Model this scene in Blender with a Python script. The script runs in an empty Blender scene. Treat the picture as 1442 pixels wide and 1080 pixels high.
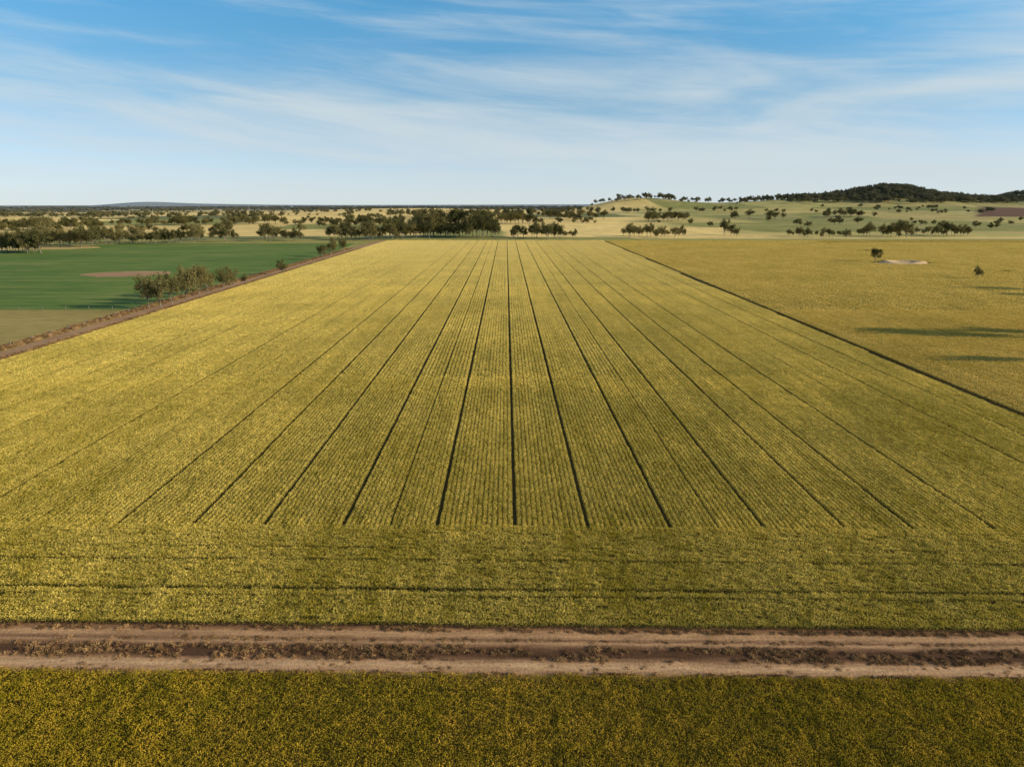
import bpy, math, random
import numpy as np
from mathutils import Vector
rng=np.random.default_rng(7); random.seed(7)
H=35.0; F=961.0; PITCH=math.atan((540-287)/F)
cp,sp=math.cos(PITCH),math.sin(PITCH)
scene=bpy.context.scene

# ---------------------------------------------------------------- helpers
def vnoise(x,y,seed=0):
    x=np.asarray(x,float); y=np.asarray(y,float)
    xi=np.floor(x).astype(np.int64); yi=np.floor(y).astype(np.int64)
    fx=x-xi; fy=y-yi; fx=fx*fx*(3-2*fx); fy=fy*fy*(3-2*fy)
    def h(a,b):
        n=(a*374761393+b*668265263+seed*1442695041)&0x7fffffff
        n=((n^(n>>13))*1274126177)&0x7fffffff
        return ((n^(n>>16))&0xffff)/65535.0
    return (h(xi,yi)*(1-fx)+h(xi+1,yi)*fx)*(1-fy)+(h(xi,yi+1)*(1-fx)+h(xi+1,yi+1)*fx)*fy
def fbm(x,y,seed=0,o=4):
    s=0;a=.5;t=0
    for i in range(o):
        s=s+a*vnoise(np.asarray(x)*2**i,np.asarray(y)*2**i,seed+i*17); t+=a; a*=.5
    return s/t
def sstep(a,b,x):
    t=np.clip((np.asarray(x,float)-a)/(b-a),0,1); return t*t*(3-2*t)
def gz(X,Y,cx,cy,sx,sy,a):
    return a*np.exp(-((X-cx)/sx)**2-((Y-cy)/sy)**2)
def terr(X,Y):
    X=np.asarray(X,float);Y=np.asarray(Y,float)
    D=np.hypot(X,Y)
    w=sstep(740,1300,Y)
    h=gz(X,Y,1350,2150,900,600,20)
    h=h+gz(X,Y,1330,2650,170,260,34)+gz(X,Y,1560,2700,300,260,42)+gz(X,Y,1440,2660,120,200,16)+gz(X,Y,1750,2700,120,200,8)
    h=h+gz(X,Y,430,2500,190,280,38)+gz(X,Y,800,2600,420,300,26)+gz(X,Y,1050,2750,170,250,24)
    h=h+gz(X,Y,2080,2800,200,300,64)
    h=h+gz(X,Y,-450,3300,420,500,12)
    h=h+(fbm(X/420,Y/420,3)-.45)*10*sstep(800,2000,D)*sstep(9000,3000,D)
    h=h+(fbm(X/110,Y/160,13)-.5)*14*gz(X,Y,1500,2670,600,400,1)
    far=gz(X,Y,-5000,9500,420,700,34)+gz(X,Y,-4600,9800,1000,700,24)+gz(X,Y,-3000,9900,2500,500,14)+gz(X,Y,1500,10500,4000,500,24)
    return h*w+far
def ray(px,py):
    u=(px-721)/F; v=-(py-540)/F
    return np.array([u,cp+v*sp,-sp+v*cp])
def survey(px,py):
    """where a bearing from the survey point meets the terrain"""
    d=ray(px,py); d=d/math.hypot(d[0],d[1])
    if d[2]<0:
        s=-H/d[2]
        if s*d[1]<740: return d[0]*s,d[1]*s,0.0
    s=700.0
    while s<9000:
        X,Y=d[0]*s,d[1]*s
        z=float(terr(X,Y))
        if H+d[2]*s<=z: return X,Y,z
        s*=1.004
    return d[0]*s,d[1]*s,float(terr(d[0]*s,d[1]*s))
def dist_y(py): return survey(721,py)[1]

def link(o,parent=None):
    scene.collection.objects.link(o)
    if parent: o.parent=parent
    return o
def mesh_np(name,V,Fq,mat=None,smooth=False):
    V=np.asarray(V,np.float32);Fq=np.asarray(Fq,np.int32)
    me=bpy.data.meshes.new(name); k=Fq.shape[1]
    me.vertices.add(len(V)); me.vertices.foreach_set('co',V.ravel())
    me.loops.add(Fq.size); me.loops.foreach_set('vertex_index',Fq.ravel())
    me.polygons.add(len(Fq)); me.polygons.foreach_set('loop_start',np.arange(0,Fq.size,k,dtype=np.int32))
    me.polygons.foreach_set('loop_total',np.full(len(Fq),k,np.int32))
    if smooth: me.polygons.foreach_set('use_smooth',np.ones(len(Fq),bool))
    me.update(calc_edges=True); me.validate()
    if mat: me.materials.append(mat)
    return me
def sheet(name,poly,z,mat):
    me=bpy.data.meshes.new(name)
    me.from_pydata([(p[0],p[1],z) for p in poly],[],[tuple(range(len(poly)))])
    me.materials.append(mat); me.update()
    if me.polygons[0].normal.z<0: me.flip_normals()
    return link(bpy.data.objects.new(name,me))

# ---------------------------------------------------------------- node helpers
class NT:
    def __init__(s,name):
        s.m=bpy.data.materials.new(name); s.m.use_nodes=True
        s.t=s.m.node_tree; s.n=s.t.nodes; s.n.clear()
        s.out=s.n.new('ShaderNodeOutputMaterial')
    def new(s,t): return s.n.new(t)
    def l(s,a,b): s.t.links.new(a,b)
    def pos(s): return s.new('ShaderNodeNewGeometry').outputs['Position']
    def mapping(s,vec,scale,rot=(0,0,0)):
        m=s.new('ShaderNodeMapping'); m.inputs['Scale'].default_value=scale; m.inputs['Rotation'].default_value=rot
        s.l(vec,m.inputs['Vector']); return m.outputs[0]
    def noise(s,vec,scale,detail=4,rough=.55,dist=0):
        n=s.new('ShaderNodeTexNoise'); n.inputs['Scale'].default_value=scale; n.inputs['Detail'].default_value=detail
        n.inputs['Roughness'].default_value=rough; n.inputs['Distortion'].default_value=dist
        s.l(vec,n.inputs['Vector']); return n.outputs['Fac']
    def ramp(s,fac,els,interp='LINEAR'):
        r=s.new('ShaderNodeValToRGB'); cr=r.color_ramp; cr.interpolation=interp
        while len(cr.elements)<len(els): cr.elements.new(.5)
        for e,(p,c) in zip(cr.elements,els):
            e.position=p; e.color=(c[0],c[1],c[2],1) if hasattr(c,'__len__') else (c,c,c,1)
        s.l(fac,r.inputs[0]); return r.outputs[0]
    def mix(s,f,a,b,mode='MIX'):
        m=s.new('ShaderNodeMix'); m.data_type='RGBA'; m.blend_type=mode
        for sock,v in ((m.inputs[0],f),(m.inputs[6],a),(m.inputs[7],b)):
            if isinstance(v,(int,float)): sock.default_value=v
            elif isinstance(v,tuple): sock.default_value=(v[0],v[1],v[2],1)
            else: s.l(v,sock)
        return m.outputs[2]
    def math(s,op,a,b=0.0,c=None,clamp=False):
        m=s.new('ShaderNodeMath'); m.operation=op; m.use_clamp=clamp
        for i,v in enumerate((a,b) if c is None else (a,b,c)):
            if isinstance(v,(int,float)): m.inputs[i].default_value=v
            else: s.l(v,m.inputs[i])
        return m.outputs[0]
    def rng(s,v,a,b,c=0.,d=1.):
        m=s.new('ShaderNodeMapRange'); s.l(v,m.inputs[0])
        for i,x in enumerate((a,b,c,d)): m.inputs[i+1].default_value=x
        return m.outputs[0]
    def dist(s):
        v=s.new('ShaderNodeVectorMath'); v.operation='LENGTH'; s.l(s.pos(),v.inputs[0]); return v.outputs['Value']
    def finish(s,col,bump=None,bstr=.5,bdist=.1,transl=0,rough=.9):
        p=s.new('ShaderNodeBsdfPrincipled' if not transl else 'ShaderNodeBsdfDiffuse')
        ci='Base Color' if not transl else 'Color'
        p.inputs['Roughness'].default_value=rough
        if not transl: p.inputs['Specular IOR Level'].default_value=.15
        if isinstance(col,tuple): p.inputs[ci].default_value=(*col,1)
        else: s.l(col,p.inputs[ci])
        if bump is not None:
            b=s.new('ShaderNodeBump'); b.inputs['Strength'].default_value=bstr; b.inputs['Distance'].default_value=bdist
            s.l(bump,b.inputs['Height']); s.l(b.outputs[0],p.inputs['Normal'])
        o=p.outputs[0]
        if transl:
            t=s.new('ShaderNodeBsdfTranslucent')
            if isinstance(col,tuple): t.inputs[0].default_value=(*col,1)
            else: s.l(col,t.inputs[0])
            mx=s.new('ShaderNodeMixShader'); mx.inputs[0].default_value=transl
            s.l(o,mx.inputs[1]); s.l(t.outputs[0],mx.inputs[2]); o=mx.outputs[0]
        s.l(o,s.out.inputs[0]); return s.m
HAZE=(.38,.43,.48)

def crop_mat(name,green,yellow,dark,far=None,ztop=.75,patch=.5):
    s=NT(name); p=s.pos()
    n1=s.noise(p,.035,4,.6); n2=s.noise(s.mapping(p,(1,.05,1)),.45,3,.7); n3=s.noise(p,.7,3,.6)
    sep=s.new('ShaderNodeSeparateXYZ'); s.l(p,sep.inputs[0])
    f=s.math('ADD',s.math('MULTIPLY',n1,.9),s.math('MULTIPLY',n2,.80))
    f=s.math('ADD',f,s.math('MULTIPLY',n3,.9))
    f=s.math('ADD',f,s.rng(sep.outputs[1],50,300,-.08,.15))
    f=s.rng(f,.94,1.62)
    col=s.mix(f,green,yellow)
    # individual ripe / green leaves
    rp=s.new('ShaderNodeNewGeometry').outputs['Random Per Island']
    col=s.mix(1.0,col,s.ramp(rp,[(0,(.55,.62,.45)),(.4,(1.0,1.0,.98)),(.8,(1.15,1.12,1.05)),(1,(1.6,1.52,1.8))]),'MULTIPLY')
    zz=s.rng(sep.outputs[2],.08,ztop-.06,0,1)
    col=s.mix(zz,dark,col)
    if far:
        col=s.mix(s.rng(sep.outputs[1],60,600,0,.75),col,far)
    return s.finish(col,transl=.3)
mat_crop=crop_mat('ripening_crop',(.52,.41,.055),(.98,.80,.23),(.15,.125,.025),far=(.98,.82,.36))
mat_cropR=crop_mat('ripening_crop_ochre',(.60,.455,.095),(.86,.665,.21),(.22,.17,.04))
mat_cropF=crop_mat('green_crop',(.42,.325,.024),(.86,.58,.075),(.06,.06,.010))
def dry_mat():
    s=NT('dry_grass'); r=s.new('ShaderNodeObjectInfo').outputs['Random']
    c=s.ramp(r,[(0,(.14,.08,.045)),(.55,(.38,.22,.10)),(1,(.68,.44,.20))]); return s.finish(c,transl=.15)
mat_dry=dry_mat()

def soil_mat(name,a,b,sc=.6,bstr=.6,bd=.08,stretch=(1,1,1)):
    s=NT(name); p=s.mapping(s.pos(),stretch)
    n=s.noise(p,sc,6,.65); m=s.noise(p,sc*.06,4); 
    f=s.math('ADD',s.math('MULTIPLY',n,.6),s.math('MULTIPLY',m,.6))
    return s.finish(s.mix(s.rng(f,.35,.85),a,b),bump=n,bstr=bstr,bdist=bd)
mat_under=soil_mat('crop_understorey',(.05,.042,.014),(.10,.08,.03))
mat_underR=soil_mat('crop_understorey_ochre',(.06,.048,.015),(.12,.095,.03))
def luc_mat():
    s=NT('green_lucerne'); p=s.pos()
    n=s.noise(s.mapping(p,(.25,1,1)),.22,6,.7); m=s.noise(p,.012,4); st=s.noise(s.mapping(p,(.012,.16,1)),1,2,.5)
    f=s.math('ADD',s.math('MULTIPLY',n,.5),s.math('ADD',s.math('MULTIPLY',m,.45),s.math('MULTIPLY',st,.40)))
    c=s.ramp(f,[(.45,(.070,.115,.018)),(.66,(.12,.19,.030)),(.84,(.26,.26,.065))])
    return s.finish(c,bump=n,bstr=.8,bdist=.4)
mat_green=luc_mat()
mat_past=soil_mat('dull_pasture',(.19,.15,.035),(.52,.38,.12),.3,.7,.25,(.5,1,1))
mat_farm=soil_mat('farm_track_dirt',(.30,.165,.08),(.52,.31,.16),.8,.6,.1)
mat_verge=soil_mat('dry_verge',(.38,.26,.08),(.68,.50,.19),.5,.6,.1)
mat_bare=soil_mat('bare_earth',(.52,.33,.16),(.74,.52,.29),.3,.6,.3)

# ---------------------------------------------------------------- layout constants
S=-0.0155                                   # slight skew of the lane across the view
def T(py): return dist_y(py)
Y745=T(745); K=-.00855
left_e=survey(0,511); 
ULEFT=left_e[0]-K*(left_e[1]-Y745)
ra=survey(1442,590); rb=survey(848,338.5)
YFAR=T(339.5)
def xleft(Y): return ULEFT+K*(Y-Y745)
def xright(Y): return ra[0]+(rb[0]-ra[0])*(Y-ra[1])/(rb[1]-ra[1])
T_crop=T(887); T_head=T(747); T_front=T(957)
def inview(X,Y,m=14):
    return (np.abs(X)<.755*(Y*cp+H*sp)+m)

# ---------------------------------------------------------------- ground (one sheet to the horizon)
ang=np.radians(np.concatenate([np.linspace(-180,-56,40)[:-1],np.linspace(-56,56,1150),np.linspace(56,180,40)[1:]]))
rad=np.concatenate([[.5,5,20,60,150,300,450,600],np.geomspace(700,17000,430)])
A,R=np.meshgrid(ang,rad); X=R*np.sin(A); Y=R*np.cos(A)
Z=terr(X,Y)
nr,na=A.shape
idx=np.arange(nr*na).reshape(nr,na)
Fq=np.stack([idx[:-1,:-1],idx[:-1,1:],idx[1:,1:],idx[1:,:-1]],-1).reshape(-1,4)[:,::-1]
# paddock colours
straw=np.array([.88,.62,.22]);tan=np.array([.68,.46,.18]);olive=np.array([.34,.30,.08]);dull=np.array([.20,.20,.07])
past=np.array([.37,.35,.09]);pale=np.array([.66,.52,.20]);wood=np.array([.05,.06,.04]);brown=np.array([.15,.075,.04])
ca,sa=math.cos(.12),math.sin(.12)
def paddock(X,Y):
    U=X*ca+Y*sa; V=-X*sa+Y*ca
    cu=np.floor(U/330+.35*np.floor(V/420)); cv=np.floor(V/420)
    h=vnoise(cu*7.31,cv*5.17,9)
    h=(h*13.7)%1.0
    pal=np.stack([straw,tan,olive*.8,straw,dull,pale,past*.8,straw*.9]); 
    c=pal[(h*7.99).astype(int)]
    eu=np.abs(U/330+.35*np.floor(V/420)-np.round(U/330+.35*np.floor(V/420)))*330; ev=np.abs(V/420-np.round(V/420))*420
    return c,np.minimum(eu,ev)
C,_=paddock(X,Y)
D=np.hypot(X,Y)
def blend(C,m,col): m=np.clip(m,0,1)[...,None]; return C*(1-m)+col*m
# right-hand hill pasture
bear=X/np.maximum(Y,1)
n=fbm(X/160,Y/160,5); n2=fbm(X/45,Y/45,8)
pm=sstep(.14,.24,bear+(n-.5)*.05)*sstep(760,900,Y)*sstep(4200,3200,D)
C0=C.copy()
pc=past*(.8+.5*n[...,None])
pc=blend(pc,sstep(.5,.66,n2*.5+n*.5),pale*.9)
pc=(pc*.60+C0*.40)*.85
C=C*(1-pm[...,None])+pc*pm[...,None]
# straw paddock behind the centre and stubble at left
m=sstep(-.02,.0,bear)*sstep(.33,.29,bear)*sstep(740,760,Y)*sstep(1080,1050,Y); C=blend(C,m,straw*1.0)
m=sstep(-.62,-.60,bear)*sstep(-.12,-.14,bear)*sstep(760,790,Y)*sstep(1000,960,Y); C=blend(C,m,straw*.95)
m=sstep(-.26,-.24,bear)*sstep(.06,.04,bear)*sstep(2350,2450,Y)*sstep(3700,3500,Y); C=blend(C,m,straw)
m=sstep(.33,.45,bear)*sstep(740,760,Y)*sstep(850,830,Y)*.7; C=blend(C,m,olive*1.2)
# wooded plain far off
w=sstep(2700,3800,D)*sstep(.38,.62,fbm(X/300,Y/900,21)+.20*sstep(3000,6000,D)); C=blend(C,w*sstep(.25,.1,bear)*.9*sstep(3300,3700,np.where((bear>-.26)&(bear<.06),D,9999))+w*.5*sstep(.1,.25,bear),wood)
C=blend(C,sstep(5000,7500,D)*.85,wood)
# hill floors and ploughed slope
hill=gz(X,Y,1480,2670,330,260,1); C=blend(C,hill*1.2,dull*.7)
m=sstep(.655,.67,bear+(n2-.5)*.02)*sstep(1500,1560,Y)*sstep(2400,2300,Y); C=blend(C,m,brown)
C=C*(.82+.36*fbm(X/25,Y/60,31))[...,None]
near=sstep(740,700,Y); C=blend(C,near,olive)
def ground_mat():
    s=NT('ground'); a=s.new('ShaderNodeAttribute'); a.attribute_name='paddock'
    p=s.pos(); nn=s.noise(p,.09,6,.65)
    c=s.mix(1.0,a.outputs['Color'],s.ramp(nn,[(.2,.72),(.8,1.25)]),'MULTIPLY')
    c=s.mix(s.rng(s.dist(),2400,10000,0,.66),c,HAZE)  # aerial haze painted into the ground colour, growing with distance
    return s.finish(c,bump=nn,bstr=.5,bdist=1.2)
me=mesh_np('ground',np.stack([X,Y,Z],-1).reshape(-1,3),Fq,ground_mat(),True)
at=me.color_attributes.new('paddock','FLOAT_COLOR','POINT')
at.data.foreach_set('color',np.concatenate([C.reshape(-1,3),np.ones((nr*na,1))],1).astype(np.float32).ravel())
if me.polygons[5000].normal.z<0: me.flip_normals()
link(bpy.data.objects.new('ground',me))

# ---------------------------------------------------------------- near field sheets
def tl(t,X): return (X,t+S*X)
sheet('crop_field_soil',[(xleft(T_crop),T_crop+S*xleft(T_crop)),(xright(T_crop)+1,T_crop+S*xright(T_crop)),(xright(YFAR)+1,YFAR),(xleft(YFAR),YFAR)],.02,mat_under)
sheet('neighbouring_field_soil',[(xright(T_crop)+1,T_crop+S*90),(600,T_crop+S*600),(720,YFAR),(xright(YFAR)+1,YFAR)],.028,mat_underR)
sheet('foreground_field_soil',[tl(-30,-180),tl(-30,260),tl(T_front,260),tl(T_front,-180)],.02,mat_under)
# lane
def lane_mat():
    s=NT('lane_dirt'); p=s.pos()
    d=s.new('ShaderNodeVectorMath'); d.operation='DOT_PRODUCT'; s.l(p,d.inputs[0]); d.inputs[1].default_value=(-S,1,0)
    w=s.noise(s.mapping(p,(.25,1,1)),.9,5,.65)
    t=s.math('ADD',d.outputs['Value'],s.math('MULTIPLY',s.math('SUBTRACT',w,.5),1.0))
    a,b=T_front-.5,T_crop+.6
    def q(py): return (T(py)-a)/(b-a)
    f=s.rng(t,a,b)
    lt=(.60,.345,.175); lt2=(.72,.44,.235); dk=(.13,.062,.030); md=(.30,.155,.078)
    c=s.ramp(f,[(q(957),dk),(q(951),md),(q(946),lt),(q(938),lt2),(q(932),lt),(q(928),md),(q(924),dk),(q(914),dk),(q(910),md),(q(906),lt),(q(902),md),(q(897),lt),(q(891),lt),(q(886),md)])
    n=s.noise(s.mapping(p,(.12,1,1)),2.2,6,.7); n2=s.noise(p,3.5,5,.7); n3=s.noise(s.mapping(p,(.4,1,1)),.35,4)
    c=s.mix(1.0,c,s.ramp(n,[(.3,.58),(.7,1.15)]),'MULTIPLY')
    c=s.mix(1.0,c,s.ramp(n2,[(.3,.72),(.7,1.18)]),'MULTIPLY')
    c=s.mix(s.rng(n3,.5,.75,0,.55),c,(.25,.13,.065))
    h=s.math('ADD',s.math('MULTIPLY',n,.6),n2)
    return s.finish(c,bump=h,bstr=.7,bdist=.10)
sheet('dirt_road',[tl(T_front-.5,-180),tl(T_front-.5,260),tl(T_crop+.6,260),tl(T_crop+.6,-180)],.032,lane_mat())
# left farm track, verge, lucerne, pasture
XL=lambda Y,o: xleft(Y)+o
Ya=T_crop+2; Yb=T(343)
sheet('field_verge',[(XL(Ya,-3.2),Ya),(XL(Ya,0),Ya),(XL(YFAR,0),YFAR),(XL(YFAR,-3.2),YFAR)],.03,mat_verge)
sheet('farm_track',[(XL(Ya,-8.2),Ya),(XL(Ya,-3.2),Ya),(XL(YFAR+10,-3.2),YFAR+10),(XL(YFAR+10,-8.2),YFAR+10)],.034,mat_farm)
Yf=T(436.5)
sheet('pasture',[(-520,Ya),(XL(Ya,-8.2),Ya),(XL(YFAR,-8.2),YFAR),(XL(YFAR,-14),YFAR),(XL(Yf,-14),Yf),(-520,Yf)],.026,mat_past)
gl=[(-600,Yf),(XL(Yf,-12),Yf),(XL(500,-12),500),(XL(Yb,-22),Yb),(-330,Yb),(-420,Yb-60),(-600,Yb-90)]
sheet('lucerne_field',gl,.038,mat_green)
def blob(name,cx,cy,rx,ry,z,mat,seed):
    pts=[]
    for i in range(64):
        a=i/64*math.tau; k=.65+.7*float(fbm(math.cos(a)*2.5+9,math.sin(a)*2.5+9,seed))
        pts.append((cx+math.cos(a)*rx*k,cy+math.sin(a)*ry*k))
    return sheet(name,pts,z,mat)
b=survey(180,386); blob('bare_soil_patch',b[0],b[1],20,15,.045,mat_farm,3)
b=survey(60,349); blob('bare_soil_patch',b[0],b[1],42,30,.046,mat_verge,5)
# track across neighbouring field
tr=[survey(x,y) for x,y in ((1150,341),(1225,355),(1300,368),(1370,378),(1480,391))]
tr=np.array(tr)[:,:2]
poly=[]
for i,pnt in enumerate(tr): poly.append((pnt[0],pnt[1]-2.2))
for pnt in tr[::-1]: poly.append((pnt[0],pnt[1]+2.2))
sheet('field_track',poly,.036,mat_verge)

# ---------------------------------------------------------------- spoil bank beside the paddock tree
b=survey(1272,371); BX,BY=b[0],b[1]
g=np.linspace(-1,1,61); GX,GY=np.meshgrid(g,g); rr=np.hypot(GX,GY)
hz=1.5*np.exp(-((rr-.62)/.17)**2)*(.55+.8*fbm(GX*3+5,GY*3+5,4))
hz=hz*(1-.75*np.exp(-((np.arctan2(GY,GX)+1.9)/.5)**2))-.12*sstep(.8,1,rr)+.1
V=np.stack([BX+GX*17,BY+GY*12,hz],-1).reshape(-1,3)
ii=np.arange(61*61).reshape(61,61)
mm=np.stack([ii[:-1,:-1],ii[:-1,1:],ii[1:,1:],ii[1:,:-1]],-1).reshape(-1,4)
keep=(rr[:-1,:-1].ravel()<.97)
link(bpy.data.objects.new('dam_bank',mesh_np('dam_bank',V,mm[keep],mat_bare,True)))

# ---------------------------------------------------------------- instancer
def scatter(name,pts,rot,scl,coll,nvar,parent=None):
    n=len(pts); me=bpy.data.meshes.new(name); me.vertices.add(n)
    me.vertices.foreach_set('co',np.asarray(pts,np.float32).ravel())
    for nm,arr in (('rot',rot),('scl',scl)):
        me.attributes.new(nm,'FLOAT_VECTOR','POINT').data.foreach_set('vector',np.asarray(arr,np.float32).ravel())
    me.attributes.new('idx','INT','POINT').data.foreach_set('value',rng.integers(0,nvar,n).astype(np.int32))
    o=link(bpy.data.objects.new(name,me),parent)
    ng=bpy.data.node_groups.new(name,'GeometryNodeTree')
    ng.interface.new_socket('Geometry',in_out='INPUT',socket_type='NodeSocketGeometry')
    ng.interface.new_socket('Geometry',in_out='OUTPUT',socket_type='NodeSocketGeometry')
    N=ng.nodes; gi=N.new('NodeGroupInput'); go=N.new('NodeGroupOutput')
    iop=N.new('GeometryNodeInstanceOnPoints'); ci=N.new('GeometryNodeCollectionInfo')
    ci.inputs['Collection'].default_value=coll; ci.inputs['Separate Children'].default_value=True; ci.inputs['Reset Children'].default_value=True
    def na(nm,t):
        a=N.new('GeometryNodeInputNamedAttribute'); a.data_type=t; a.inputs['Name'].default_value=nm; return a.outputs[0]
    L=ng.links.new
    L(gi.outputs[0],iop.inputs['Points']); L(ci.outputs[0],iop.inputs['Instance'])
    iop.inputs['Pick Instance'].default_value=True
    L(na('idx','INT'),iop.inputs['Instance Index']); L(na('rot','FLOAT_VECTOR'),iop.inputs['Rotation']); L(na('scl','FLOAT_VECTOR'),iop.inputs['Scale'])
    L(iop.outputs[0],go.inputs[0])
    md=o.modifiers.new('scatter','NODES'); md.node_group=ng
    return o
def coll_of(name,meshes):
    c=bpy.data.collections.new(name)
    for i,m in enumerate(meshes): c.objects.link(bpy.data.objects.new(name+'_'+str(i),m))
    return c
def leafset(P,size,aspect,up=.0,r=None):
    """pointed leaf quads centred at P with random orientation"""
    r=r or rng; n=len(P)
    a=r.normal(size=(n,3)); a[:,2]+=up*2.2; a/=np.linalg.norm(a,axis=1)[:,None]
    b=r.normal(size=(n,3)); b-=a*(a*b).sum(1)[:,None]; b/=np.linalg.norm(b,axis=1)[:,None]
    L=(size*r.uniform(.6,1.4,n))[:,None]
    a=a*L/2; b=b*L*aspect/2
    V=np.stack([P-a-b*.5,P-a*.1+b*-1.1,P+a,P-a*.1+b*1.1],1).reshape(-1,3)
    return V,np.arange(4*n).reshape(n,4)
def crop_block(mat,hx,hy,n,size,asp=.36,hh=.70,row=True,var=.45,dip=.27):
    x=rng.uniform(-1,1,n); y=rng.uniform(-1,1,n)
    P=np.stack([x*hx,y*hy,hh*rng.beta(2.8,1.1,n)],1)
    hn=1-var*.45+var*fbm(P[:,0]*1.6+rng.random()*50,P[:,1]*1.6+rng.random()*50,3,3)
    P[:,2]*=hn
    if row: P[:,2]*=1-dip*np.abs(x)**2.4
    V,Fc=leafset(P,size,asp,.45)
    V[:,2]=np.maximum(V[:,2],.03)
    return mesh_np('plants',V,Fc,mat)
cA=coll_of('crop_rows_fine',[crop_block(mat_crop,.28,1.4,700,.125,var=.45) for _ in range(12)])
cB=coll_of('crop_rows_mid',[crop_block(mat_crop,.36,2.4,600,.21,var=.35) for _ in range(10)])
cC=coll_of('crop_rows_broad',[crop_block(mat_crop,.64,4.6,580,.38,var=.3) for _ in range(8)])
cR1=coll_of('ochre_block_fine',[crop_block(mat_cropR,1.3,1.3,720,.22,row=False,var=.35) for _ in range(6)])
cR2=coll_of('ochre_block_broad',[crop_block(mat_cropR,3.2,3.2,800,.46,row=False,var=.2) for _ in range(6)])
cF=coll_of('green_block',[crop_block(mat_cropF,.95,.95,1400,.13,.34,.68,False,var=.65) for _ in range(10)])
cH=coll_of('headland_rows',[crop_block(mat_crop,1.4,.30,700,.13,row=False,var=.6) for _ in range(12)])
def tuft(n=40):
    P=np.stack([rng.normal(0,.12,n),rng.normal(0,.12,n),rng.uniform(.03,.22,n)],1)
    V,Fc=leafset(P,.22,.16,.6); V[:,2]=np.maximum(V[:,2],.0); return mesh_np('tuft',V,Fc,mat_dry)
cD=coll_of('dry_tufts',[tuft() for _ in range(4)])

def mk(Xs,Ys,sx,sy,hs,z=0.02,rz=.006,base=0.,jit=.03):
    n=len(Xs)
    pts=np.stack([Xs,Ys,np.full(n,z)],1)
    rot=np.stack([np.zeros(n),np.zeros(n),np.where(rng.random(n)<.5,0,math.pi)+rng.normal(0,rz,n)+base],1)
    hN=.86+.28*fbm(Xs/6,Ys/14,77,3)+rng.normal(0,.01,n)
    scl=np.stack([sx*rng.uniform(1-jit,1+jit,n),np.full(n,sy),hs*hN],1)
    return pts,rot,scl
def cat(L): return [np.concatenate([l[i] for l in L]) for i in range(3)]

# tramlines (wheel gaps) measured where they meet the headland
px=[-940,-830,-720,-610,-500,-390,-280,-172,-64,45,165,272,372,484,550,616,725,827,942,1008,1072,1184,1278,1390,1500,1610,1720,1830]
tram=[survey(p,745)[0] for p in px]
faint=[p in (550,1008,45,-172,1500) for p in px]
keep_=[(t>ULEFT+3 and t<xright(Y745)+9) for t in tram]
faint=[f for f,k in zip(faint,keep_) if k]; tram=[t for t,k in zip(tram,keep_) if k]
edges=[ULEFT]+tram+[tram[-1]+9,tram[-1]+18]; fl=[False]+faint+[False,False]
# each stand of rows begins and ends at a staggered distance and overlaps the next, so no seam opens
for li,(y0,y1,rs,dy,hx,cc,nv) in enumerate(((T_head-1.2,134,.57,2.7,.28,cA,12),(128,292,.74,4.6,.36,cB,10),(285,YFAR,1.31,8.9,.64,cC,8))):
    L=[]
    for e,(a,b) in enumerate(zip(edges[:-1],edges[1:])):
        ga=.09 if fl[e] else .21; gb=.09 if fl[e+1] else .21
        if li: ga+=.06; gb+=.06
        nrow=max(2,int(round((b-a-ga-gb)/rs)))
        us=np.linspace(a+ga+hx,b-gb-hx,nrow)
        for u in us:
            off=rng.uniform(0,dy)
            if li==0:
                ys=np.arange(y0+dy/2,y1+dy,dy)
                ys=np.concatenate([ys[:1],ys[1:]-off])
            else:
                ys=np.arange(y0+off-dy/2,y1+dy/2,dy)
            XX=u+K*(ys-Y745)+rng.normal(0,.014,ys.size)
            k=(XX>xleft(ys)+hx)&(XX<xright(ys)-.6-hx)&inview(XX,ys)&(ys<YFAR)
            L.append(mk(XX[k],ys[k]+(S*XX[k]*np.clip((128-ys[k])/60,0,1) if li==0 else 0),1.0,1.0,1.0,base=-K))
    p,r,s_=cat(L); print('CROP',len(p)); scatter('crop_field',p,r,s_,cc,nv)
# headland rows running across
tb=[T_crop]+[T(y) for y in (849,838,797,779)]+[T_head]
gp=[.05,.13,.24,.16,.08,.10]
L=[]
for q_,(a,b) in enumerate(zip(tb[:-1],tb[1:])):
    g0,g1=gp[q_],gp[q_+1]
    nrow=max(1,int(round((b-a-g0-g1)/.60)))
    ts=np.linspace(a+.3+g0,b-.3-g1,nrow) if nrow>1 else np.array([(a+b)/2])
    for t_ in ts:
        xs=np.arange(-110,125,2.7)+rng.uniform(0,2.7)
        YY=t_+S*xs+(fbm(xs/12,xs*0,int(q_))-.5)*.2+rng.normal(0,.04,xs.size); k=inview(xs,YY,16)
        pp=mk(xs[k],YY[k],1.,1.,.97,base=S,rz=.02); pp[2][:,0]=1.0; L.append(pp)
p,r,s_=cat(L); print('HEAD',len(p)); scatter('headland_crop',p,r,s_,cH,12)

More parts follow.
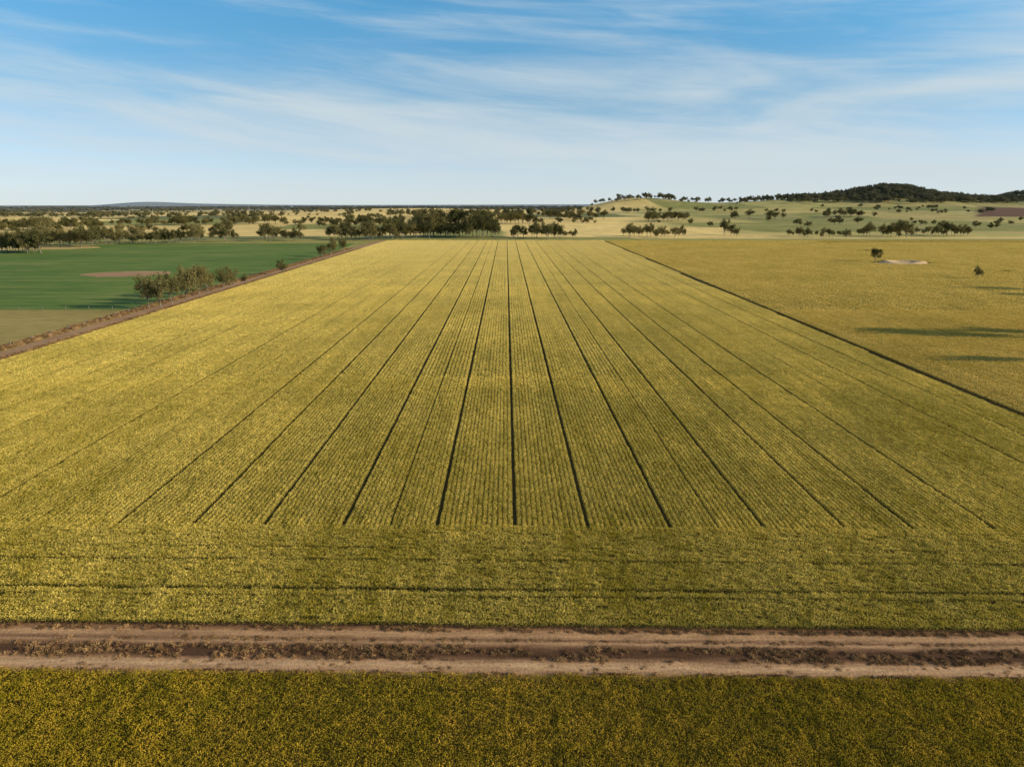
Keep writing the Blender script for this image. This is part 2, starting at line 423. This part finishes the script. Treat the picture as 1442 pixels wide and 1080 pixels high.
# neighbouring field on the right
tXs=tr[:,0]; o_=np.argsort(tXs)
for (y0,y1,sp_,hx,cc) in ((90,225,2.45,1.3,cR1),(225,YFAR,6.1,3.2,cR2)):
    ys=np.arange(y0,y1,sp_); L=[]
    for yy in ys:
        xs=xright(yy)+1.0+hx+np.arange(0,620,sp_)
        Yg=np.full(xs.size,yy)
        k=inview(xs,Yg,25)&(((xs-BX)/(16+hx))**2+((Yg-BY)/(11+hx))**2>1)
        tY=np.interp(xs,tXs[o_],tr[:,1][o_])
        k&=~((np.abs(Yg-tY)<1.8+hx)&(xs>tXs.min()))
        L.append(mk(xs[k],Yg[k],1.04,1.04,1.05,jit=.0))
    p,r,s_=cat(L)
    r[:,2]=rng.integers(0,4,len(r))*math.pi/2+.0; r[:,2]-=(rb[0]-ra[0])/(rb[1]-ra[1])
    print('RIGHT',len(p)); scatter('neighbouring_crop_field',p,r,s_,cc,6)

# foreground crop
xs=np.arange(-75,75,1.8); ts=T_front-.95-np.arange(0,26,1.8)
Xg,Tg=np.meshgrid(xs,ts); Xg=Xg.ravel()+rng.uniform(-.12,.12,Xg.size); Tg=Tg.ravel()+rng.uniform(-.12,.12,Xg.size)
Yg=Tg+S*Xg; k=inview(Xg,Yg)&(Yg>23)
p,r,s_=mk(Xg[k],Yg[k],1.0,1.0,.9); r[:,2]=rng.integers(0,4,len(r))*math.pi/2
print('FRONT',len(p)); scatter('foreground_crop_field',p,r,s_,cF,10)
# dry grass along the lane
L=[]
for a,b,n,hs in ((T(931),T(910),6000,.7),(T_front-.1,T(949),5200,.9),(T(891),T_crop+.1,1800,.7),(T(905),T(900),700,.35),(T(945),T(933),300,.3)):
    Xg=rng.uniform(-75,75,n); tt=rng.uniform(a,b,n)
    k=fbm(Xg/2.5,tt*1.3,41)>rng.uniform(.35,.66,n)
    pp=mk(Xg[k],tt[k]+S*Xg[k],1.0,1.0,hs,.03); pp[1][:,2]=rng.uniform(0,6.28,k.sum())
    f=rng.uniform(.3,1.25,k.sum())[:,None]; L.append((pp[0],pp[1],pp[2]*f))
p,r,s_=cat(L); scatter('dry_grass',p,r,s_,cD,4)
# rough grass beside farm track
n=5000; Yg=rng.uniform(120,560,n); off=np.where(rng.random(n)<.5,rng.uniform(-3.0,-.2,n),rng.uniform(-13,-8.4,n)); Xg=xleft(Yg)+off
p,r,s_=mk(Xg,Yg,2.6,2.6,1.6,.03); scatter('verge_grass',p,r,s_,cD,4)

# ---------------------------------------------------------------- gum trees
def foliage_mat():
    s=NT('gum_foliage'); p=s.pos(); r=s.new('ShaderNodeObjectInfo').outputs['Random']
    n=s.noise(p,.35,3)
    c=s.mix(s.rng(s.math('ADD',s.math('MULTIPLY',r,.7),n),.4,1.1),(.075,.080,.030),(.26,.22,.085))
    c=s.mix(s.rng(s.dist(),1300,6500,0,.5),c,(.24,.30,.36))  # far leaves tinted blue-grey: distance haze put into their colour
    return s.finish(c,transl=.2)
def bark_mat():
    s=NT('gum_bark'); n=s.noise(s.mapping(s.pos(),(3,3,.6)),1.2,5)
    return s.finish(s.ramp(n,[(.3,(.10,.075,.055)),(.7,(.36,.31,.25))]),bump=n,bstr=.5)
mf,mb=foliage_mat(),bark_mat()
def gum(seed,h=12.,spread=1.,nleaf=3400,lsize=.46,low=.24):
    r=np.random.default_rng(seed); V=[];Fc=[]
    def tube(pts,rads,k=6):
        base=len(V)
        for i,(p,q) in enumerate(zip(pts,rads)):
            d=(pts[min(i+1,len(pts)-1)]-pts[max(i-1,0)]); d/=np.linalg.norm(d)+1e-9
            u=np.cross(d,[.3,1,.1]); u/=np.linalg.norm(u); v=np.cross(d,u)
            for j in range(k):
                a=j/k*math.tau; V.append(p+(u*math.cos(a)+v*math.sin(a))*q)
        for i in range(len(pts)-1):
            for j in range(k):
                a=base+i*k+j;b=base+i*k+(j+1)%k; Fc.append((a,b,b+k,a+k))
    def limb(p0,d,L,rad):
        pts=[p0];p=p0.copy();dd=d/np.linalg.norm(d)
        for i in range(4):
            dd=dd+r.normal(0,.13,3)+np.array([0,0,.09]); dd/=np.linalg.norm(dd); p=p+dd*L/4; pts.append(p.copy())
        tube(pts,[rad*(1-.17*i) for i in range(5)],6); return pts,dd
    tips=[]
    trunk,dd=limb(np.array([0,0,-.2]),np.array([r.normal(0,.08),r.normal(0,.08),1.]),h*low*1.2,h*.026)
    nl=r.integers(4,7)
    for i in range(nl):
        a=i/nl*math.tau+r.normal(0,.35); st=trunk[-1] if i%2 else trunk[-2]
        pts,d=limb(st,np.array([math.cos(a)*spread,math.sin(a)*spread,r.uniform(.7,2.2)]),h*r.uniform(.30,.56),h*.013)
        tips.append((pts[-1],1.0)); 
        for j in range(3):
            a2=a+r.normal(0,.9); q,_=limb(pts[r.integers(1,4)],np.array([math.cos(a2),math.sin(a2),r.uniform(-.15,1.1)]),h*r.uniform(.14,.26),h*.006)
            tips.append((q[-1],r.uniform(.6,.95)))
    pts,d=limb(trunk[-1],np.array([r.normal(0,.2),r.normal(0,.2),1.]),h*.52,h*.013); tips.append((pts[-1],1.)); tips.append((pts[2],.9))
    nb=len(Fc)
    ws=np.array([t[1]**2 for t in tips]); ws/=ws.sum(); P=[]
    for (c,w),f in zip(tips,ws):
        m=int(nleaf*f); 
        for sub in range(3):
            cc=c+r.normal(0,.06*h,3)*np.array([1,1,.8]); k=m//3
            q=r.normal(size=(k,3)); q/=np.linalg.norm(q,axis=1)[:,None]; q*=(r.random(k)**.42)[:,None]
            rad=h*.118*w*r.uniform(.65,1.25)
            P.append(cc+q*rad*np.array([1.1,1.1,.9]))
    P=np.concatenate(P); P[:,2]=np.maximum(P[:,2],h*(.12+.12*r.random(len(P))))
    LV,LF=leafset(P,lsize*h/12,.6,0,r)
    allV=np.concatenate([np.array(V),LV]); sc=h/max(allV[:,2].max(),1)
    allV=allV*np.array([1,1,sc])/h    # unit height
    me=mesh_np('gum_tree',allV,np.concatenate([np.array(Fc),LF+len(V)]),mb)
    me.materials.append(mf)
    mi=np.zeros(len(me.polygons),np.int32); mi[nb:]=1; me.polygons.foreach_set('material_index',mi)
    return me
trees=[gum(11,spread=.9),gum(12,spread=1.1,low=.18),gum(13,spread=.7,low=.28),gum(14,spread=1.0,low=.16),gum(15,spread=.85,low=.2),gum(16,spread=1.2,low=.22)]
def put_tree(px_,py_,hp,mi,w=1.0,hm=None):
    x,y,z=survey(px_,py_); D_=y*cp+H*sp
    h=hm or hp/F*D_*1.05
    o=bpy.data.objects.new('gum_tree',trees[mi%6]); o.location=(x,y,z-.05); o.rotation_euler=(0,0,random.uniform(0,6.28)); o.scale=(h*w,h*w,h)
    link(o)
T1=[(210,434,46),(227,435,50),(243,429,46),(263,425,52),(281,419,46),(293,415,39),(315,410,34),(328,405,27),(344,402,16),(397,387,22),(454,366,22),(469,362,27),(484,356,21)]
for i,(a,b_,c) in enumerate(T1): put_tree(a,b_,c,i,.75)
put_tree(1232,370,21,4,.85); put_tree(1376,394,19,0,.75)
for a,b_,hm in ((1468,476,19),(1500,479,15),(1545,473,17),(1530,514,13),(1464,409,13),(1495,411,12),(1540,419,14)): put_tree(a,b_,0,int(a),.6,hm)

cT=coll_of('gum_trees',trees)
def plant(name,pts,hs,wid):
    pts=np.array(pts);n=len(pts);hs=np.array(hs)
    rot=np.stack([np.zeros(n),np.zeros(n),rng.uniform(0,6.28,n)],1)
    w=np.array(wid)*hs; scatter(name,pts,rot,np.stack([w,w,hs],1),cT,6)
belts=[(0,60,356,36,18),(40,130,347,32,20),(130,255,343,25,26),(268,285,341,26,4),(300,330,340,32,5),(365,425,339,27,12),(460,560,338,28,22),(555,610,336,30,13),(596,700,335,39,26),
(718,790,336,23,14),(796,812,335,18,4),(875,967,335,18,17),(1018,1040,333,23,4),(1105,1195,335,14,14),(1208,1226,334,20,4),(1238,1285,335,21,10),(1290,1368,333,20,13)]
P_=[];Hs=[];W_=[]
for x0,x1,yb,hp,n in belts:
    for i in range(n):
        xx=x0+(x1-x0)*(i+random.uniform(.0,1))/n; x,y,z=survey(xx,yb+random.uniform(-2.5,1))
        P_.append((x,y,z-.1)); Hs.append(hp/F*(y*cp+9)*random.uniform(.45,1.1)); W_.append(random.uniform(.7,1.1))
plant('tree_belt',P_,Hs,W_)
mid=[(910,972,312,17,12),(760,850,308,15,18),(500,600,320,18,16),(600,760,315,20,26),(300,500,316,14,26),(150,300,318,14,26),(0,150,324,18,28),(0,460,329,15,18),(1160,1222,306,11,14),(1030,1120,309,13,6),(540,760,305,12,40),(0,400,306,9,90),(400,700,299,7,30),(700,960,300,9,40),(980,1040,298,8,12),(1050,1440,318,9,9),(1050,1440,300,8,22),(1230,1330,296,7,18)]
P_=[];Hs=[];W_=[]
for x0,x1,yb,hp,n in mid:
    for i in range(n):
        xx=random.uniform(x0,x1); x,y,z=survey(xx,yb+random.gauss(0,.8))
        P_.append((x,y,z-.2)); Hs.append(min(22,hp/F*(y*cp+9)*random.uniform(.6,1.1))); W_.append(random.uniform(.85,1.25))
plant('distant_trees',P_,Hs,W_)
# wooded hills
n=2400; Xg=np.concatenate([rng.normal(1490,240,n),rng.normal(2080,150,600),rng.normal(430,140,120),rng.normal(1000,190,220)])
Yg=np.concatenate([rng.normal(2600,170,n),rng.normal(2720,160,600),rng.normal(2470,110,120),rng.normal(2700,120,220)])
Zg=terr(Xg,Yg); k=(Zg>24+28*fbm(Xg/60,Yg/60,9))
Xg,Yg,Zg=Xg[k],Yg[k],Zg[k]
plant('hill_trees',np.stack([Xg,Yg,Zg-.3],1),rng.uniform(8,24,len(Xg)),rng.uniform(.8,1.4,len(Xg)))
# woodland scattered through the plain
n=20000; Dg=np.exp(rng.uniform(math.log(1100),math.log(8500),n)); bg=rng.uniform(-.95,.95,n); Yg=Dg*np.cos(np.arctan(bg)); Xg=bg*Yg
_,ed=paddock(Xg,Yg)
m=(fbm(Xg/260,Yg/500,61)>.66-.22*sstep(2400,5000,Dg))|((ed<7+Dg*.0028)&(fbm(Xg/90,Yg/90,62)>.38))
m&=(bg<.12)|(rng.random(n)<.05)
m&=~((bg>-.26)&(bg<.06)&(Yg>2400)&(Yg<3500)&(rng.random(n)<.8))
Xg,Yg,Dg=Xg[m],Yg[m],Dg[m]; sc=1+sstep(2500,7000,Dg)*1.6
print('PLAIN',len(Xg))
plant('woodland',np.stack([Xg,Yg,terr(Xg,Yg)-.4],1),rng.uniform(7,15,len(Xg)),rng.uniform(.9,1.4,len(Xg))*sc)

# ---------------------------------------------------------------- fences
def post_mat():
    s=NT('weathered_wood'); n=s.noise(s.pos(),3,4); return s.finish(s.ramp(n,[(.3,(.12,.10,.085)),(.7,(.26,.23,.20))]))
mp=post_mat()
def fence(p0,p1,step=8.):
    V=[];Fc=[]
    def box(c,hx,hy,z0,z1,d=(1,0)):
        b=len(V); nx,ny=-d[1],d[0]
        for z in (z0,z1):
            for a,b2 in ((-1,-1),(1,-1),(1,1),(-1,1)): V.append((c[0]+d[0]*hx*a+nx*hy*b2,c[1]+d[1]*hx*a+ny*hy*b2,z))
        Fc.extend([(b+0,b+1,b+5,b+4),(b+1,b+2,b+6,b+5),(b+2,b+3,b+7,b+6),(b+3,b+0,b+4,b+7),(b+4,b+5,b+6,b+7)])
    L_=math.hypot(p1[0]-p0[0],p1[1]-p0[1]); d=((p1[0]-p0[0])/L_,(p1[1]-p0[1])/L_)
    n=int(L_/step)
    for i in range(n+1): box((p0[0]+d[0]*i*step,p0[1]+d[1]*i*step),.08,.08,0,1.25+random.uniform(-.05,.1),d)
    for z in (.4,.75,1.08): box(((p0[0]+p1[0])/2,(p0[1]+p1[1])/2),L_/2,.004,z,z+.008,d)
    link(bpy.data.objects.new('wire_fence',mesh_np('wire_fence',V,Fc,mp)))
fence((xleft(Yf)-11,Yf),(-420,Yf+1)); fence((xleft(130)-10.6,130),(xleft(620)-10.6,620))

# ---------------------------------------------------------------- sun, sky, camera
EL,AZ=math.radians(19),math.radians(-10)
sv=Vector((math.cos(EL)*math.cos(AZ),math.cos(EL)*math.sin(AZ),math.sin(EL)))
sl=bpy.data.lights.new('sun','SUN'); sl.energy=5; sl.angle=math.radians(.5); sl.color=(1,.87,.64)
so=link(bpy.data.objects.new('sun',sl)); so.rotation_euler=sv.to_track_quat('Z','Y').to_euler()
w=bpy.data.worlds.new('World'); scene.world=w; w.use_nodes=True
t=w.node_tree; N=t.nodes; N.clear(); Lk=t.links.new
def mth(op,a,b=0.,clamp=False):
    m=N.new('ShaderNodeMath'); m.operation=op; m.use_clamp=clamp
    for i,v in enumerate((a,b)):
        if isinstance(v,(int,float)): m.inputs[i].default_value=v
        else: Lk(v,m.inputs[i])
    return m.outputs[0]
def mr(v,a,b,c=0.,d=1.,smooth=True):
    m=N.new('ShaderNodeMapRange'); m.interpolation_type='SMOOTHSTEP' if smooth else 'LINEAR'; Lk(v,m.inputs[0])
    for i,x in enumerate((a,b,c,d)): m.inputs[i+1].default_value=x
    return m.outputs[0]
tc=N.new('ShaderNodeTexCoord').outputs['Generated']
sep=N.new('ShaderNodeSeparateXYZ'); Lk(tc,sep.inputs[0]); x_,y_,z_=sep.outputs
z2=mth('ADD',mth('MULTIPLY',z_,2.0),.03)
cb=N.new('ShaderNodeCombineXYZ'); Lk(x_,cb.inputs[0]);Lk(y_,cb.inputs[1]);Lk(z2,cb.inputs[2])
nv=N.new('ShaderNodeVectorMath'); nv.operation='NORMALIZE'; Lk(cb.outputs[0],nv.inputs[0])
sky=N.new('ShaderNodeTexSky'); sky.sky_type='NISHITA'; sky.sun_disc=False; sky.sun_elevation=EL; sky.sun_rotation=math.radians(100)
sky.air_density=1.0; sky.dust_density=.6; sky.ozone_density=2.0; Lk(nv.outputs[0],sky.inputs[0])
# sky tint: paler haze low down, bluer aloft, zenith dimmed to cut overhead fill
tr_=N.new('ShaderNodeValToRGB'); cr=tr_.color_ramp
els=[(0,(.98,.98,1.20,1)),(.05,(1.05,1.10,1.16,1)),(.13,(.98,1.26,1.22,1)),(.24,(.76,1.52,1.60,1)),(.50,(.68,.88,.90,1))]
while len(cr.elements)<len(els): cr.elements.new(.5)
for e,(p_,c_) in zip(cr.elements,els): e.position=p_; e.color=c_
Lk(z_,tr_.inputs[0])
tm=N.new('ShaderNodeMix'); tm.data_type='RGBA'; tm.blend_type='MULTIPLY'; tm.inputs[0].default_value=1; Lk(sky.outputs[0],tm.inputs[6]); Lk(tr_.outputs[0],tm.inputs[7])
def cnoise(ax,az,scale,det,dist,tilt=0.,off=0.,rough=.58):
    c=N.new('ShaderNodeCombineXYZ'); zz=mth('ADD',z_,mth('MULTIPLY',x_,tilt))
    Lk(mth('MULTIPLY',x_,ax),c.inputs[0]); Lk(mth('MULTIPLY',zz,az),c.inputs[1]); c.inputs[2].default_value=off
    n=N.new('ShaderNodeTexNoise'); n.inputs['Scale'].default_value=scale; n.inputs['Detail'].default_value=det; n.inputs['Roughness'].default_value=rough; n.inputs['Distortion'].default_value=dist
    Lk(c.outputs[0],n.inputs['Vector']); return n.outputs['Fac'],zz
n1,zz=cnoise(1.8,17,1,9,.6,.07,1.3)
n2,_=cnoise(5,40,1,7,1.0,.12,4.1)
n3,_=cnoise(1.0,7,1,3,.2,.0,8.7)
c=mth('ADD',mth('MULTIPLY',n1,.58),mth('ADD',mth('MULTIPLY',n2,.22),mth('MULTIPLY',n3,.46)))
band=mth('MULTIPLY',mr(z_,.02,.07),mr(z_,.20,.12))
c=mth('ADD',c,mth('MULTIPLY',band,.12))
cl=mr(c,.56,.88,0,.86)
haze=mr(z_,.11,0,0,.75)
hm=N.new('ShaderNodeMix'); hm.data_type='RGBA'; Lk(haze,hm.inputs[0]); Lk(tm.outputs[2],hm.inputs[6]); hm.inputs[7].default_value=(4.4,4.95,5.15,1)
mx=N.new('ShaderNodeMix'); mx.data_type='RGBA'; Lk(cl,mx.inputs[0]); Lk(hm.outputs[2],mx.inputs[6]); mx.inputs[7].default_value=(4.2,4.75,5.0,1)
bg=N.new('ShaderNodeBackground'); bg.inputs[1].default_value=.15; Lk(mx.outputs[2],bg.inputs[0])
wo=N.new('ShaderNodeOutputWorld'); Lk(bg.outputs[0],wo.inputs[0])

cam=bpy.data.cameras.new('camera'); cam.sensor_width=36; cam.lens=24*F/961.3; cam.clip_start=.5; cam.clip_end=40000
co=link(bpy.data.objects.new('camera',cam)); co.location=(0,0,H); co.rotation_euler=(math.pi/2-PITCH,0,0)
scene.camera=co
scene.view_settings.view_transform='Standard'; scene.view_settings.look='None'; scene.view_settings.exposure=0
